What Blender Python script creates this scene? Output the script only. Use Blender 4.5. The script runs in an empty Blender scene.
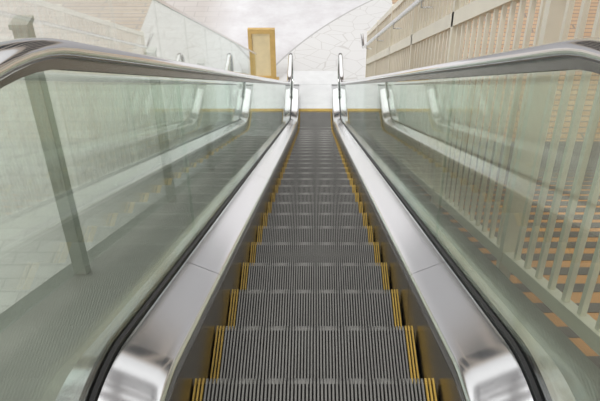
import bpy, math, random
from mathutils import Vector
random.seed(4)
S=bpy.context.scene
S.view_settings.view_transform='Standard'
# ------------------------------------------------------------------ helpers
def mat(name,col=(.8,.8,.8),rough=.5,metal=0.,coat=0.,noise=None,bump=None,stretch=(1,1,1)):
    m=bpy.data.materials.new(name); m.use_nodes=True
    nt=m.node_tree; b=nt.nodes['Principled BSDF']
    b.inputs['Base Color'].default_value=(*col,1); b.inputs['Roughness'].default_value=rough
    b.inputs['Metallic'].default_value=metal; b.inputs['Coat Weight'].default_value=coat
    if noise or bump:
        tc=nt.nodes.new('ShaderNodeTexCoord'); mp=nt.nodes.new('ShaderNodeMapping')
        mp.inputs['Scale'].default_value=stretch
        nt.links.new(tc.outputs['Object'],mp.inputs[0])
        n=nt.nodes.new('ShaderNodeTexNoise'); n.inputs['Scale'].default_value=(noise or bump)[0]; n.inputs['Detail'].default_value=5
        nt.links.new(mp.outputs[0],n.inputs['Vector'])
        if noise:
            r=nt.nodes.new('ShaderNodeMapRange'); a=noise[1]
            r.inputs['From Min'].default_value=.3; r.inputs['From Max'].default_value=.7
            r.inputs['To Min'].default_value=1-a; r.inputs['To Max'].default_value=1+a
            nt.links.new(n.outputs[0],r.inputs[0])
            v=nt.nodes.new('ShaderNodeVectorMath'); v.operation='SCALE'; v.inputs[0].default_value=col
            nt.links.new(r.outputs[0],v.inputs['Scale']); nt.links.new(v.outputs[0],b.inputs['Base Color'])
            r2=nt.nodes.new('ShaderNodeMapRange'); r2.inputs['To Min'].default_value=rough*.85; r2.inputs['To Max'].default_value=min(1,rough*1.15)
            nt.links.new(n.outputs[0],r2.inputs[0]); nt.links.new(r2.outputs[0],b.inputs['Roughness'])
        if bump:
            bp=nt.nodes.new('ShaderNodeBump'); bp.inputs['Strength'].default_value=bump[1]; bp.inputs['Distance'].default_value=.002
            nt.links.new(n.outputs[0],bp.inputs['Height']); nt.links.new(bp.outputs[0],b.inputs['Normal'])
    return m
def glassmat(name,tint,base=.05,pw=5.0):
    m=bpy.data.materials.new(name); m.use_nodes=True; nt=m.node_tree; nt.nodes.clear()
    o=nt.nodes.new('ShaderNodeOutputMaterial'); mx=nt.nodes.new('ShaderNodeMixShader')
    t=nt.nodes.new('ShaderNodeBsdfTransparent'); t.inputs[0].default_value=(*tint,1)
    g=nt.nodes.new('ShaderNodeBsdfGlossy'); g.inputs['Roughness'].default_value=.0; g.inputs[0].default_value=(.95,.98,.96,1)
    lw=nt.nodes.new('ShaderNodeLayerWeight'); lw.inputs['Blend'].default_value=.5
    p=nt.nodes.new('ShaderNodeMath'); p.operation='POWER'; p.inputs[1].default_value=pw
    q=nt.nodes.new('ShaderNodeMath'); q.operation='MULTIPLY_ADD'; q.inputs[1].default_value=1-base; q.inputs[2].default_value=base
    nt.links.new(lw.outputs['Facing'],p.inputs[0]); nt.links.new(p.outputs[0],q.inputs[0])
    nt.links.new(q.outputs[0],mx.inputs[0]); nt.links.new(t.outputs[0],mx.inputs[1]); nt.links.new(g.outputs[0],mx.inputs[2])
    nt.links.new(mx.outputs[0],o.inputs[0])
    return m
def obj(name,verts,faces,mats,fm=None,parent=None,smooth=False):
    me=bpy.data.meshes.new(name); me.from_pydata(verts,[],faces)
    for m in (mats if isinstance(mats,list) else [mats]): me.materials.append(m)
    if fm: me.polygons.foreach_set('material_index',fm)
    me.update()
    import bmesh
    bm=bmesh.new(); bm.from_mesh(me); bmesh.ops.recalc_face_normals(bm,faces=bm.faces); bm.to_mesh(me); bm.free()
    if smooth:
        me.polygons.foreach_set('use_smooth',[True]*len(me.polygons))
        try: me.set_sharp_from_angle(angle=math.radians(35))
        except Exception: pass
    o=bpy.data.objects.new(name,me); S.collection.objects.link(o)
    if parent: o.parent=parent
    return o
def empty(name):
    e=bpy.data.objects.new(name,None); S.collection.objects.link(e); e.empty_display_size=.2; return e
class MB:
    def __init__(s): s.v=[];s.f=[];s.m=[]
    def hexa(s,p,mi=0):
        b=len(s.v); s.v+=p
        for f in ((0,3,2,1),(4,5,6,7),(0,1,5,4),(1,2,6,5),(2,3,7,6),(3,0,4,7)):
            s.f.append(tuple(b+i for i in f)); s.m.append(mi)
    def box(s,x0,x1,y0,y1,z0,z1,mi=0,dz=0.):
        s.hexa([(x0,y0,z0),(x1,y0,z0),(x1,y1,z0+dz),(x0,y1,z0+dz),(x0,y0,z1),(x1,y0,z1),(x1,y1,z1+dz),(x0,y1,z1+dz)],mi)
    def make(s,name,mats,parent=None,smooth=False): return obj(name,s.v,s.f,mats,s.m,parent,smooth)
# ------------------------------------------------------------------ materials
M_deck=mat('brushed_stainless',(.92,.93,.94),.135,1.,noise=(2,.015),stretch=(60,.4,.4))
M_skirt=mat('skirt_steel',(.25,.23,.20),.22,.95,noise=(4,.06),stretch=(1,.5,8))
M_cleat=mat('step_aluminium',(.27,.265,.25),.32,.85,noise=(6,.12))
M_groove=mat('step_groove_dark',(.012,.011,.010),.6,.3,noise=(8,.2))
M_yellow=mat('demarcation_yellow',(.52,.34,.07),.5,noise=(20,.15))
M_rub=mat('handrail_metallic_grey',(.84,.84,.85),.08,1.,noise=(5,.02))
M_guide=mat('handrail_guide_steel',(.18,.18,.18),.25,.9,noise=(9,.1))
M_black=mat('black_gasket',(.012,.012,.013),.45,noise=(9,.2))
M_clad=mat('cladding_grey',(.42,.42,.40),.4,.6,noise=(2,.1))
M_glass=glassmat('balustrade_glass',(.91,.957,.925),.05,5.8)
M_glass2=glassmat('screen_glass',(.95,.97,.96),.03,5.5)
M_post=mat('post_paint_greige',(.44,.43,.38),.5,noise=(6,.06))
M_beige=mat('beige_paint',(.76,.71,.59),.4,noise=(4,.05))
M_curb=mat('curb_stone',(.30,.29,.26),.6,noise=(3,.1),bump=(60,.3))
M_tread=mat('stair_tile_tan',(.68,.36,.16),.6,noise=(7,.12))
M_nose=mat('stair_nosing_grey',(.20,.17,.15),.6,noise=(9,.1))
M_riser=mat('stair_riser',(.44,.38,.31),.65,noise=(5,.12))
M_pipe=mat('pipe_stainless',(.75,.75,.75),.2,1.,noise=(4,.04))
M_ochre=mat('ochre_paint',(.60,.40,.14),.5,noise=(8,.1))
M_panel=mat('cream_panel',(.74,.62,.38),.55,noise=(5,.08))
M_plate=mat('landing_plate_steel',(.74,.75,.76),.42,.5,noise=(5,.05))
M_wall=mat('wall_plaster',(.36,.31,.26),.8,noise=(1.2,.1),bump=(30,.2))
M_dark=mat('reflection_dark_strip',(.03,.035,.04),.1,noise=(1,.1))  # dark strips on the unseen far wall, added to darken deck reflections
M_reflbeam=mat('reflection_beam_grey',(.22,.22,.23),.5,noise=(3,.05))  # dark grey for contrast in handrail and deck reflections
def floormat():
    m=bpy.data.materials.new('floor_paving'); m.use_nodes=True; nt=m.node_tree; b=nt.nodes['Principled BSDF']
    L=nt.links.new; N=nt.nodes.new
    tc=N('ShaderNodeTexCoord'); no=N('ShaderNodeTexNoise'); no.inputs['Scale'].default_value=1.3; no.inputs['Detail'].default_value=9; no.inputs['Roughness'].default_value=.7
    L(tc.outputs['Object'],no.inputs['Vector'])
    cr=N('ShaderNodeValToRGB'); cr.color_ramp.elements[0].position=.3; cr.color_ramp.elements[0].color=(.55,.53,.55,1)
    cr.color_ramp.elements[1].position=.6; cr.color_ramp.elements[1].color=(.69,.69,.71,1); L(no.outputs[0],cr.inputs[0])
    vo=N('ShaderNodeTexVoronoi'); vo.feature='DISTANCE_TO_EDGE'; vo.inputs['Scale'].default_value=2.6; L(tc.outputs['Object'],vo.inputs['Vector'])
    st=N('ShaderNodeMapRange'); st.inputs['From Min'].default_value=.008; st.inputs['From Max'].default_value=.025; L(vo.outputs['Distance'],st.inputs[0])
    pc=N('ShaderNodeMix'); pc.data_type='RGBA'; pc.inputs[6].default_value=(.53,.52,.51,1); pc.inputs[7].default_value=(.65,.65,.65,1); L(st.outputs[0],pc.inputs[0])
    vm=N('ShaderNodeVectorMath'); vm.operation='DISTANCE'; vm.inputs[1].default_value=(9.5,10.0,0); L(tc.outputs['Object'],vm.inputs[0])
    mk=N('ShaderNodeMapRange'); mk.inputs['From Min'].default_value=11.3; mk.inputs['From Max'].default_value=11.33; L(vm.outputs['Value'],mk.inputs[0])
    mx=N('ShaderNodeMix'); mx.data_type='RGBA'; L(mk.outputs[0],mx.inputs[0]); L(pc.outputs[2],mx.inputs[6]); L(cr.outputs[0],mx.inputs[7])
    ab=N('ShaderNodeMath'); ab.operation='COMPARE'; ab.inputs[1].default_value=11.32; ab.inputs[2].default_value=.02; L(vm.outputs['Value'],ab.inputs[0])
    m3=N('ShaderNodeMix'); m3.data_type='RGBA'; L(ab.outputs[0],m3.inputs[0]); L(mx.outputs[2],m3.inputs[6]); m3.inputs[7].default_value=(.40,.40,.40,1)
    sx=N('ShaderNodeSeparateXYZ'); L(tc.outputs['Object'],sx.inputs[0])
    ml=N('ShaderNodeMapRange'); ml.inputs['From Min'].default_value=-2.6; ml.inputs['From Max'].default_value=-1.8; L(sx.outputs['X'],ml.inputs[0])
    br=N('ShaderNodeTexBrick'); br.inputs['Scale'].default_value=.9; br.inputs['Color1'].default_value=(.42,.39,.37,1); br.inputs['Color2'].default_value=(.48,.45,.43,1); br.inputs['Mortar'].default_value=(.37,.345,.33,1); br.inputs['Mortar Size'].default_value=.010
    L(tc.outputs['Object'],br.inputs['Vector'])
    m4=N('ShaderNodeMix'); m4.data_type='RGBA'; L(ml.outputs[0],m4.inputs[0]); L(br.outputs[0],m4.inputs[6]); L(m3.outputs[2],m4.inputs[7])
    # tan striped paving at the foot of the stairs (x > 1.8)
    b2=N('ShaderNodeTexBrick'); b2.inputs['Scale'].default_value=1.3; b2.inputs['Color1'].default_value=(.46,.30,.18,1); b2.inputs['Color2'].default_value=(.54,.38,.24,1); b2.inputs['Mortar'].default_value=(.26,.21,.17,1); b2.inputs['Mortar Size'].default_value=.03; b2.inputs['Brick Width'].default_value=2.5
    L(tc.outputs['Object'],b2.inputs['Vector'])
    mr=N('ShaderNodeMapRange'); mr.inputs['From Min'].default_value=1.8; mr.inputs['From Max'].default_value=1.82; L(sx.outputs['X'],mr.inputs[0])
    m6=N('ShaderNodeMix'); m6.data_type='RGBA'; L(mr.outputs[0],m6.inputs[0]); L(m4.outputs[2],m6.inputs[6]); L(b2.outputs[0],m6.inputs[7])
    my=N('ShaderNodeMapRange'); my.inputs['From Min'].default_value=21; my.inputs['From Max'].default_value=21.1; L(sx.outputs['Y'],my.inputs[0])
    m5=N('ShaderNodeMix'); m5.data_type='RGBA'; L(my.outputs[0],m5.inputs[0]); L(m6.outputs[2],m5.inputs[6]); m5.inputs[7].default_value=(.26,.26,.27,1)  # floor out of view greyed so the decks reflect something darker
    L(m5.outputs[2],b.inputs['Base Color']); b.inputs['Roughness'].default_value=.5
    return m
M_floor=floormat()
# ------------------------------------------------------------------ geometry constants
CAMZ=7.95; ZT=6.48; T30=math.tan(math.radians(30)); C30=math.cos(math.radians(30)); S30=.5
Z0=7.084
R_TOP=.6; R_BOT=2.0
Y0=-.55; Y1=13.25
def path(dI,dF,y0=Y0,y1=Y1,ts=(0,1),narc=10,dT=None):
    if dT is None: dT=dF
    yb=(Z0+dI/C30-(ZT+dT))/T30; yc=(Z0+dI/C30-dF)/T30
    rt=R_TOP+max(dI,-.5); rb=max(.4,R_BOT-dI)
    tt=rt*math.tan(math.radians(15)); tb=rb*math.tan(math.radians(15))
    P=[(y0,ZT+dT)]
    cy,cz=yb-tt,ZT+dT-rt
    for i in range(narc+1):
        a=math.radians(30)*i/narc; P.append((cy+rt*math.sin(a),cz+rt*math.cos(a)))
    s=P[-1]; cy,cz=yc+tb,dF+rb
    e=(cy-rb*math.sin(math.radians(30)),cz-rb*math.cos(math.radians(30)))
    for t in ts:
        if 0<t<1: P.append((s[0]+(e[0]-s[0])*t,s[1]+(e[1]-s[1])*t))
    P.append(e)
    for i in range(1,narc+1):
        a=math.radians(30)*(1-i/narc); P.append((cy-rb*math.sin(a),cz-rb*math.cos(a)))
    P.append((y1,dF))
    return P
def joint_ts(y_first,step,gap):
    ts=[];gi=[]
    y=y_first; ya,yb=1.25,11.7
    while y<yb-.4:
        t=(y-ya)/(yb-ya); g=gap/(yb-ya)/2
        gi.append(len(ts)); ts+=[t-g,t+g]; y+=step
    return ts,[12+i for i in gi]
def sweep(name,cs,m,side,parent,y0=Y0,y1=Y1,ts=(),gaps=(),smooth=True):
    paths=[path(dI,dF,y0,y1,ts) for (X,dI,dF) in cs]
    n=len(cs); M=len(paths[0]); V=[];F=[]
    for j in range(M):
        for i in range(n): V.append((side*cs[i][0],paths[i][j][0],paths[i][j][1]))
    def cap(j): F.append(tuple(j*n+i for i in range(n)))
    cap(0)
    for j in range(M-1):
        if j in gaps: cap(j); cap(j+1); continue
        for i in range(n):
            k=(i+1)%n; F.append((j*n+i,j*n+k,(j+1)*n+k,(j+1)*n+i))
    cap(M-1)
    return obj(name,V,F,m,None,parent,smooth)
esc=empty('escalator')
HI,HF=.815,.95
HT=.995
XG=.44
tsD,gD=joint_ts(1.98,2.4,.004)
tsG,gG=joint_ts(2.3,1.35,.006)
def d2(l): return [(x,d,d) for x,d in l]
for side,nm in ((-1,'left'),(1,'right')):
    sweep('skirt_panel_'+nm,d2([(.303,-.34),(.303,.085),(.312,.085),(.312,-.34)]),M_skirt,side,esc,ts=tsD,gaps=gD)
    sweep('inner_deck_'+nm,d2([(.304,.086),(.304,.104),(.308,.114),(.316,.120),(.334,.127),(.414,.160),(.422,.162),(.425,.158),(.425,.086)]),M_deck,side,esc,y1=Y1+.2,y0=Y0-.2,ts=tsD,gaps=gD)
    sweep('glass_gasket_'+nm,d2([(.4255,.10),(.4255,.172),(.4335,.176),(.4335,.10)]),M_black,side,esc,y1=Y1+.2,y0=Y0-.2)
    sweep('glass_gasket_outer_'+nm,d2([(.4465,.10),(.4465,.176),(.4545,.172),(.4545,.10)]),M_black,side,esc,y1=Y1+.2,y0=Y0-.2)
    sweep('outer_deck_'+nm,d2([(.455,.105),(.455,.128),(.52,.128),(.525,.12),(.525,.105)]),M_deck,side,esc,y1=Y1+.2,y0=Y0-.2,ts=tsD,gaps=gD)
    sweep('side_cladding_'+nm,d2([(.515,-.75),(.515,.104),(.524,.104),(.524,-.75)]),M_clad,side,esc,y1=Y1+.2,y0=Y0-.2)
    ti=HI-.03; tf=HF-.03
    top=path(ti,tf,Y0,Y1,tsG,dT=HT-.03); bot=path(.12,.12,Y0,Y1,tsG)
    V=[];F=[]
    for (a,b) in zip(bot,top):
        for x in (XG-.006,XG+.006):
            V.append((side*x,a[0],a[1])); V.append((side*x,b[0],b[1]))
    M=len(top)
    def capg(j): b=j*4; F.append((b,b+1,b+3,b+2))
    capg(0)
    for j in range(M-1):
        if j in gG: capg(j);capg(j+1);continue
        b=j*4;c=b+4
        F+= [(b,b+1,c+1,c),(b+2,c+2,c+3,b+3),(b+1,b+3,c+3,c+1),(b,c,c+2,b+2)]
    capg(M-1)
    obj('glass_panels_'+nm,V,F,M_glass,None,esc)
    for en,ye,zb,dr,tf_ in (('lower',Y1,0,1,HF-.03),('upper',Y0,ZT,-1,HT-.03)):
        r=(tf_-.21)/2
        pts=[(ye+dr*.006,zb+.12)]
        pts+=[(ye+dr*(.006+r*math.sin(a)),zb+tf_-r+r*math.cos(a)) for a in [math.pi*k/20 for k in range(21)]]
        n=len(pts); V=[(side*(XG-.006),y,z) for y,z in pts]+[(side*(XG+.006),y,z) for y,z in pts]
        F=[tuple(range(n)),tuple(range(2*n-1,n-1,-1))]+[(i,(i+1)%n,n+(i+1)%n,n+i) for i in range(n)]
        obj('newel_glass_%s_%s'%(en,nm),V,F,M_glass,None,esc)
    def hr(tail=.18):
        P=path(HI,HF,Y0,Y1,[k/12 for k in range(1,12)],dT=HT)
        rr=(HF-.18)/2; ru=(HT-.18)/2
        lo=[(Y1+rr*math.sin(a),HF-rr+rr*math.cos(a)) for a in [math.pi*k/18 for k in range(1,19)]]
        up=[(Y0-ru*math.sin(a),ZT+HT-ru+ru*math.cos(a)) for a in [math.pi*k/18 for k in range(18,0,-1)]]
        return [(Y0+tail,up[0][1])]+up+P+lo+[(Y1-tail,lo[-1][1])]
    def tube(name,P,cs,m):
        V=[];F=[];n=len(cs)
        for j,(y,z) in enumerate(P):
            a=P[max(0,j-1)];b=P[min(len(P)-1,j+1)]
            t=Vector((b[0]-a[0],b[1]-a[1])).normalized(); nn=(-t.y,t.x)
            for u,v in cs: V.append((side*(XG+u),y+nn[0]*v,z+nn[1]*v))
        for j in range(len(P)-1):
            for i in range(n):
                k=(i+1)%n; F.append((j*n+i,j*n+k,(j+1)*n+k,(j+1)*n+i))
        F+= [tuple(range(n)),tuple(range((len(P)-1)*n,len(P)*n))]
        return obj(name,V,F,m,None,esc,True)
    cs=[(-.018,-.012),(-.031,-.014),(-.036,-.006),(-.036,.003),(-.032,.011),(-.023,.0165),(-.011,.019),(0,.0195),(.011,.019),(.023,.0165),(.032,.011),(.036,.003),(.036,-.006),(.031,-.014),(.018,-.012),(.016,-.004),(-.016,-.004)]
    P=hr()
    tube('handrail_'+nm,P,cs,M_rub)
    tube('handrail_guide_'+nm,P,[(-.0155,-.034),(-.0155,-.006),(.0155,-.006),(.0155,-.034),(.0115,-.034),(.0115,-.026),(-.0115,-.026),(-.0115,-.034)],M_guide)
# soffit
V=[];F=[]
P1=path(-.73,-.73,Y0-.2,Y1+.2);P2=path(-.75,-.75,Y0-.2,Y1+.2)
for a,b in zip(P1,P2):
    V+=[(-.514,a[0],a[1]),(.514,a[0],a[1]),(.514,b[0],b[1]),(-.514,b[0],b[1])]
for j in range(len(P1)-1):
    for i in range(4):
        k=(i+1)%4; F.append((j*4+i,j*4+k,j*4+4+k,j*4+4+i))
obj('truss_soffit',V,F,M_clad,None,esc)
# steps
prof=[(-.402,0),(-.014,0),(-.004,-.002),(0,-.009),(-.002,-.06),(-.010,-.12),(-.024,-.18),(-.040,-.232)]
inn=[(-.402,-.011),(-.016,-.011),(-.013,-.013),(-.011,-.018),(-.013,-.06),(-.021,-.12),(-.035,-.18),(-.051,-.232)]
mb=MB(); W=.2985; NR=65; pitch=2*W/NR
for i in range(NR):
    x0=-W+i*pitch; x1=x0+pitch*.5
    yel= i<3 or i>=NR-3
    mi=2 if yel else 0
    ez=.0015 if yel else 0
    b=len(mb.v)
    for (p,q) in zip(prof,inn): mb.v+=[(x0,p[0],p[1]+ez),(x1,p[0],p[1]+ez),(x1,q[0],q[1]),(x0,q[0],q[1])]
    for j in range(len(prof)-1):
        c=b+j*4
        for f in ((c,c+1,c+5,c+4),(c+1,c+2,c+6,c+5),(c+3,c,c+4,c+7)): mb.f.append(f); mb.m.append(mi)
    mb.f.append((b,b+1,b+2,b+3)); mb.m.append(mi)
    for j in range(len(inn)-1):
        c=len(mb.v); xe=x0+pitch
        (y0_,z0_),(y1_,z1_)=inn[j],inn[j+1]
        mb.v+=[(x0,y0_,z0_),(xe,y0_,z0_),(xe,y1_,z1_),(x0,y1_,z1_)]
        mb.f.append((c,c+1,c+2,c+3)); mb.m.append(1)
mb.box(-W,W,-.40,-.06,-.05,-.0125,1)
st=mb.make('step_1',[M_cleat,M_groove,M_yellow],esc)
def ystep(y):
    P=path(0,0,-2,15)
    for a,b in zip(P,P[1:]):
        if a[0]<=y<=b[0]: return a[1]+(b[1]-a[1])*(y-a[0])/(b[0]-a[0])
k=0
for i in range(-2,30):
    y=1.357+.4*i
    if y>13.1: break
    k+=1
    if k==1: o=st
    else:
        o=bpy.data.objects.new('step_%d'%k,st.data); S.collection.objects.link(o); o.parent=esc
    o.location=(0,y,ystep(y))
for nm,z,ya,dr in (('lower',0,12.86,1),('upper',ZT,.42,-1)):
    c=MB()
    for i in range(NR):
        x=-W+(i+.5)*pitch+pitch*.25; a,b=sorted((ya-dr*.03,ya+dr*.03))
        c.box(x-.0018,x+.0018,a,b,z-.006,z+.005,0)
    a,b=sorted((ya+dr*.0,ya+dr*.085)); c.box(-.302,.302,a,b,z+.0005,z+.009,0)
    a,b=sorted((ya+dr*.086,ya+dr*.26)); c.box(-.302,.302,a,b,z-.01,z+.007,1)
    c.make('comb_plate_'+nm,[M_yellow,M_plate],esc)
    c=MB(); a,b=sorted((ya+dr*.262,ya+dr*1.0)); c.box(-.302,.302,a,b,z-.03,z+.004)
    a2,b2=sorted((ya+dr*1.004,ya+dr*1.55)); c.box(-.524,.524,a2,b2,z-.03,z+.004)
    for q in range(30):
        x=-.29+q*.02; c.box(x-.003,x+.003,a+.02,b-.02,z+.004,z+.006)
    c.make('landing_plate_'+nm,[M_plate],esc)
esc.scale=(1.05,1,1)
# ------------------------------------------------------------------ floors
f=MB()
hx=.552; yh0,yh1=10.2,14.42
f.box(-30,-hx,-10,45,-.3,0); f.box(hx,30,-10,45,-.3,0)
f.box(-hx,hx,-10,yh0,-.3,0); f.box(-hx,hx,yh1,45,-.3,0)
f.make('floor',[M_floor])
f=MB()
f.box(-6,-hx-.005,-6,.45,ZT-.35,ZT); f.box(hx+.005,10,-6,.62,ZT-.35,ZT); f.box(-hx-.005,hx+.005,-6,-1.14,ZT-.35,ZT)
f.make('floor_upper',[mat('upper_floor_tile',(.55,.53,.50),.5,noise=(2,.1))])
# ------------------------------------------------------------------ staircase (right)
s=MB(); n=37; rise=ZT/n; tr=rise/T30; XA,XB=.955,10.0
for k in range(1,n):
    y=.65+tr*(k-1); z=ZT-rise*k
    yn=y+tr
    s.box(XA,XB,y,yn-.045,z-.03,z,0)
    s.box(XA,XB,yn-.045,yn+.012,z-.03,z+.003,1)
    s.box(XA,XB,yn-.03,yn,z-rise,z-.03,2)
    s.box(XA,XB,y,yn-.03,z-.3,z-.031,2)
s.make('staircase',[M_tread,M_nose,M_riser])
# ------------------------------------------------------------------ fence right
XF=.92
fe=MB()
zf=lambda y,d: Z0+d/C30-T30*y
def slope(x0,x1,ya,yb,d0,d1,mi=0):
    fe.box(x0,x1,ya,yb,zf(ya,d0),zf(ya,d1),mi,dz=-T30*(yb-ya))
ya,yb=.9,12.6
slope(XF-.025,XF+.025,ya,yb,-.09,-.03); slope(XF-.03,XF+.03,ya,yb,1.14,1.23); slope(XF-.025,XF+.025,ya,yb,1.62,1.68)
y=ya+.1
while y<yb-.05:
    fe.box(XF-.010,XF+.010,y-.016,y+.016,zf(y,-.07),zf(y,1.64)); y+=.155
y=ya+.03
while y<yb+.1:
    b=max(0.0,zf(y,-.25)); fe.box(XF-.03,XF+.03,y-.03,y+.03,b,zf(y,1.69)); y+=1.94
fence=fe.make('stair_railing',[M_beige])
def pipe(name,pts,r,m,parent=None):
    cu=bpy.data.curves.new(name,'CURVE'); cu.dimensions='3D'; cu.bevel_depth=r; cu.bevel_resolution=4; cu.use_fill_caps=True
    sp=cu.splines.new('POLY'); sp.points.add(len(pts)-1)
    for p,q in zip(sp.points,pts): p.co=(*q,1)
    cu.materials.append(m); o=bpy.data.objects.new(name,cu); S.collection.objects.link(o)
    if parent: o.parent=parent
    return o
pr=empty('pipe_handrail')
pipe('rail',[(XF-.10,ya,zf(ya,1.42)),(XF-.10,12.4,zf(12.4,1.42)),(XF-.10,12.9,zf(12.4,1.42))],.024,M_pipe,pr)
y=ya+.03+.97
while y<12.3:
    pipe('bracket',[(XF-.10,y,zf(y,1.42)-.02),(XF-.10,y,zf(y,1.42)-.07),(XF-.012,y,zf(y,1.42)-.07)],.008,M_pipe,pr); y+=1.94
# ------------------------------------------------------------------ curbs + glass screen
XS=-1.10
for a,b in ((-1.22,-.56),(.56,.885)):
    cb=MB()
    cb.box(a,b,.5,12.0,zf(.5,-.40),zf(.5,-.12),0,dz=-T30*11.5)
    cb.make('stone_curb' if a<0 else 'stone_curb.001',[M_curb])
sc=empty('glass_windscreen')
ps=MB(); ys=[.71,2.76,4.81,6.86,8.91,10.96]
for y in ys:
    ps.box(XS-.028,XS+.028,y-.035,y+.035,zf(y+.05,-.12)-.02,zf(y,.98))
    ps.box(XS-.035,XS+.035,y-.042,y+.042,zf(y,.98),zf(y,.98)+.02)
ps.make('posts',[M_post],sc)
g=MB()
for a,b in zip(ys,ys[1:]+[12.5]):
    for q in range(2):
        u=a+(b-a)*q/2+.012; v=a+(b-a)*(q+1)/2-.012
        g.box(XS+.058,XS+.068,u,v,zf(u,-.05),zf(u,1.30),0,dz=-T30*(v-u))
g.make('glass',[M_glass2],sc)
t=MB(); t.box(XS+.05,XS+.076,.71,12.5,zf(.71,1.302),zf(.71,1.325),0,dz=-T30*(12.5-.71)); t.make('top_trim',[M_pipe],sc)
# ------------------------------------------------------------------ framed board
o=MB(); y=14.0; x0,x1=-1.30,-.78
o.box(x0,x0+.07,y,y+.08,0,1.12,0); o.box(x1-.1,x1,y,y+.08,0,1.12,0); o.box(x0+.07,x1-.1,y,y+.08,1.03,1.12,0); o.box(x0+.07,x1-.1,y,y+.08,0,.1,0)
o.box(x0+.071,x1-.101,y+.03,y+.05,.101,1.029,1); o.box(x0-.05,x1+.05,y-.06,y+.14,0,.02,0)
o.make('framed_notice_board',[M_ochre,M_panel])
# ------------------------------------------------------------------ surroundings
w=MB(); w.box(10.02,10.3,-6,30,0,10)
w.make('wall_right',[M_wall])
w=MB(); w.box(-30,30,44,44.3,0,9)
for q in range(14):
    x=-28+q*4; w.box(x,x+3,43.97,43.999,1,7.5,1)
w.make('reflection_wall_far',[M_wall,M_dark])  # unseen wall with window-like dark strips, added for the steel to reflect
r=MB()
for yy in range(-4,26,3): r.box(-7,7,yy,yy+.9,12.2,12.7)
for xx in (-5,-2,2,5): r.box(xx-.2,xx+.2,-5,26,12.71,12.95)
r.make('reflection_roof_beams',[M_reflbeam])  # unseen overhead beams, added to vary reflections in decks and handrails
# ------------------------------------------------------------------ light
W_=bpy.data.worlds.new('World'); S.world=W_; W_.use_nodes=True
nt=W_.node_tree; bg=nt.nodes['Background']
tc=nt.nodes.new('ShaderNodeTexCoord'); sp=nt.nodes.new('ShaderNodeSeparateXYZ'); cr=nt.nodes.new('ShaderNodeValToRGB')
nt.links.new(tc.outputs['Generated'],sp.inputs[0]); nt.links.new(sp.outputs['Z'],cr.inputs[0]); nt.links.new(cr.outputs[0],bg.inputs[0])
cr.color_ramp.elements[0].position=0; cr.color_ramp.elements[0].color=(.40,.40,.40,1)
cr.color_ramp.elements[1].position=.5; cr.color_ramp.elements[1].color=(1,.99,.98,1)
bg.inputs[1].default_value=1.5
sl=bpy.data.lights.new('sun','SUN'); sl.energy=2.0; sl.angle=math.radians(12); sl.color=(1,.98,.95)
so=bpy.data.objects.new('sun',sl); S.collection.objects.link(so); so.rotation_euler=(math.radians(25),math.radians(-20),0)
# ------------------------------------------------------------------ camera
cd=bpy.data.cameras.new('cam'); cam=bpy.data.objects.new('cam',cd); S.collection.objects.link(cam); S.camera=cam
cd.sensor_width=36; cd.lens=798/600*36; cd.shift_x=-15.5/600; cd.clip_start=.02
cam.location=(0,0,CAMZ); cam.rotation_euler=(math.radians(90-38.1),0,0)
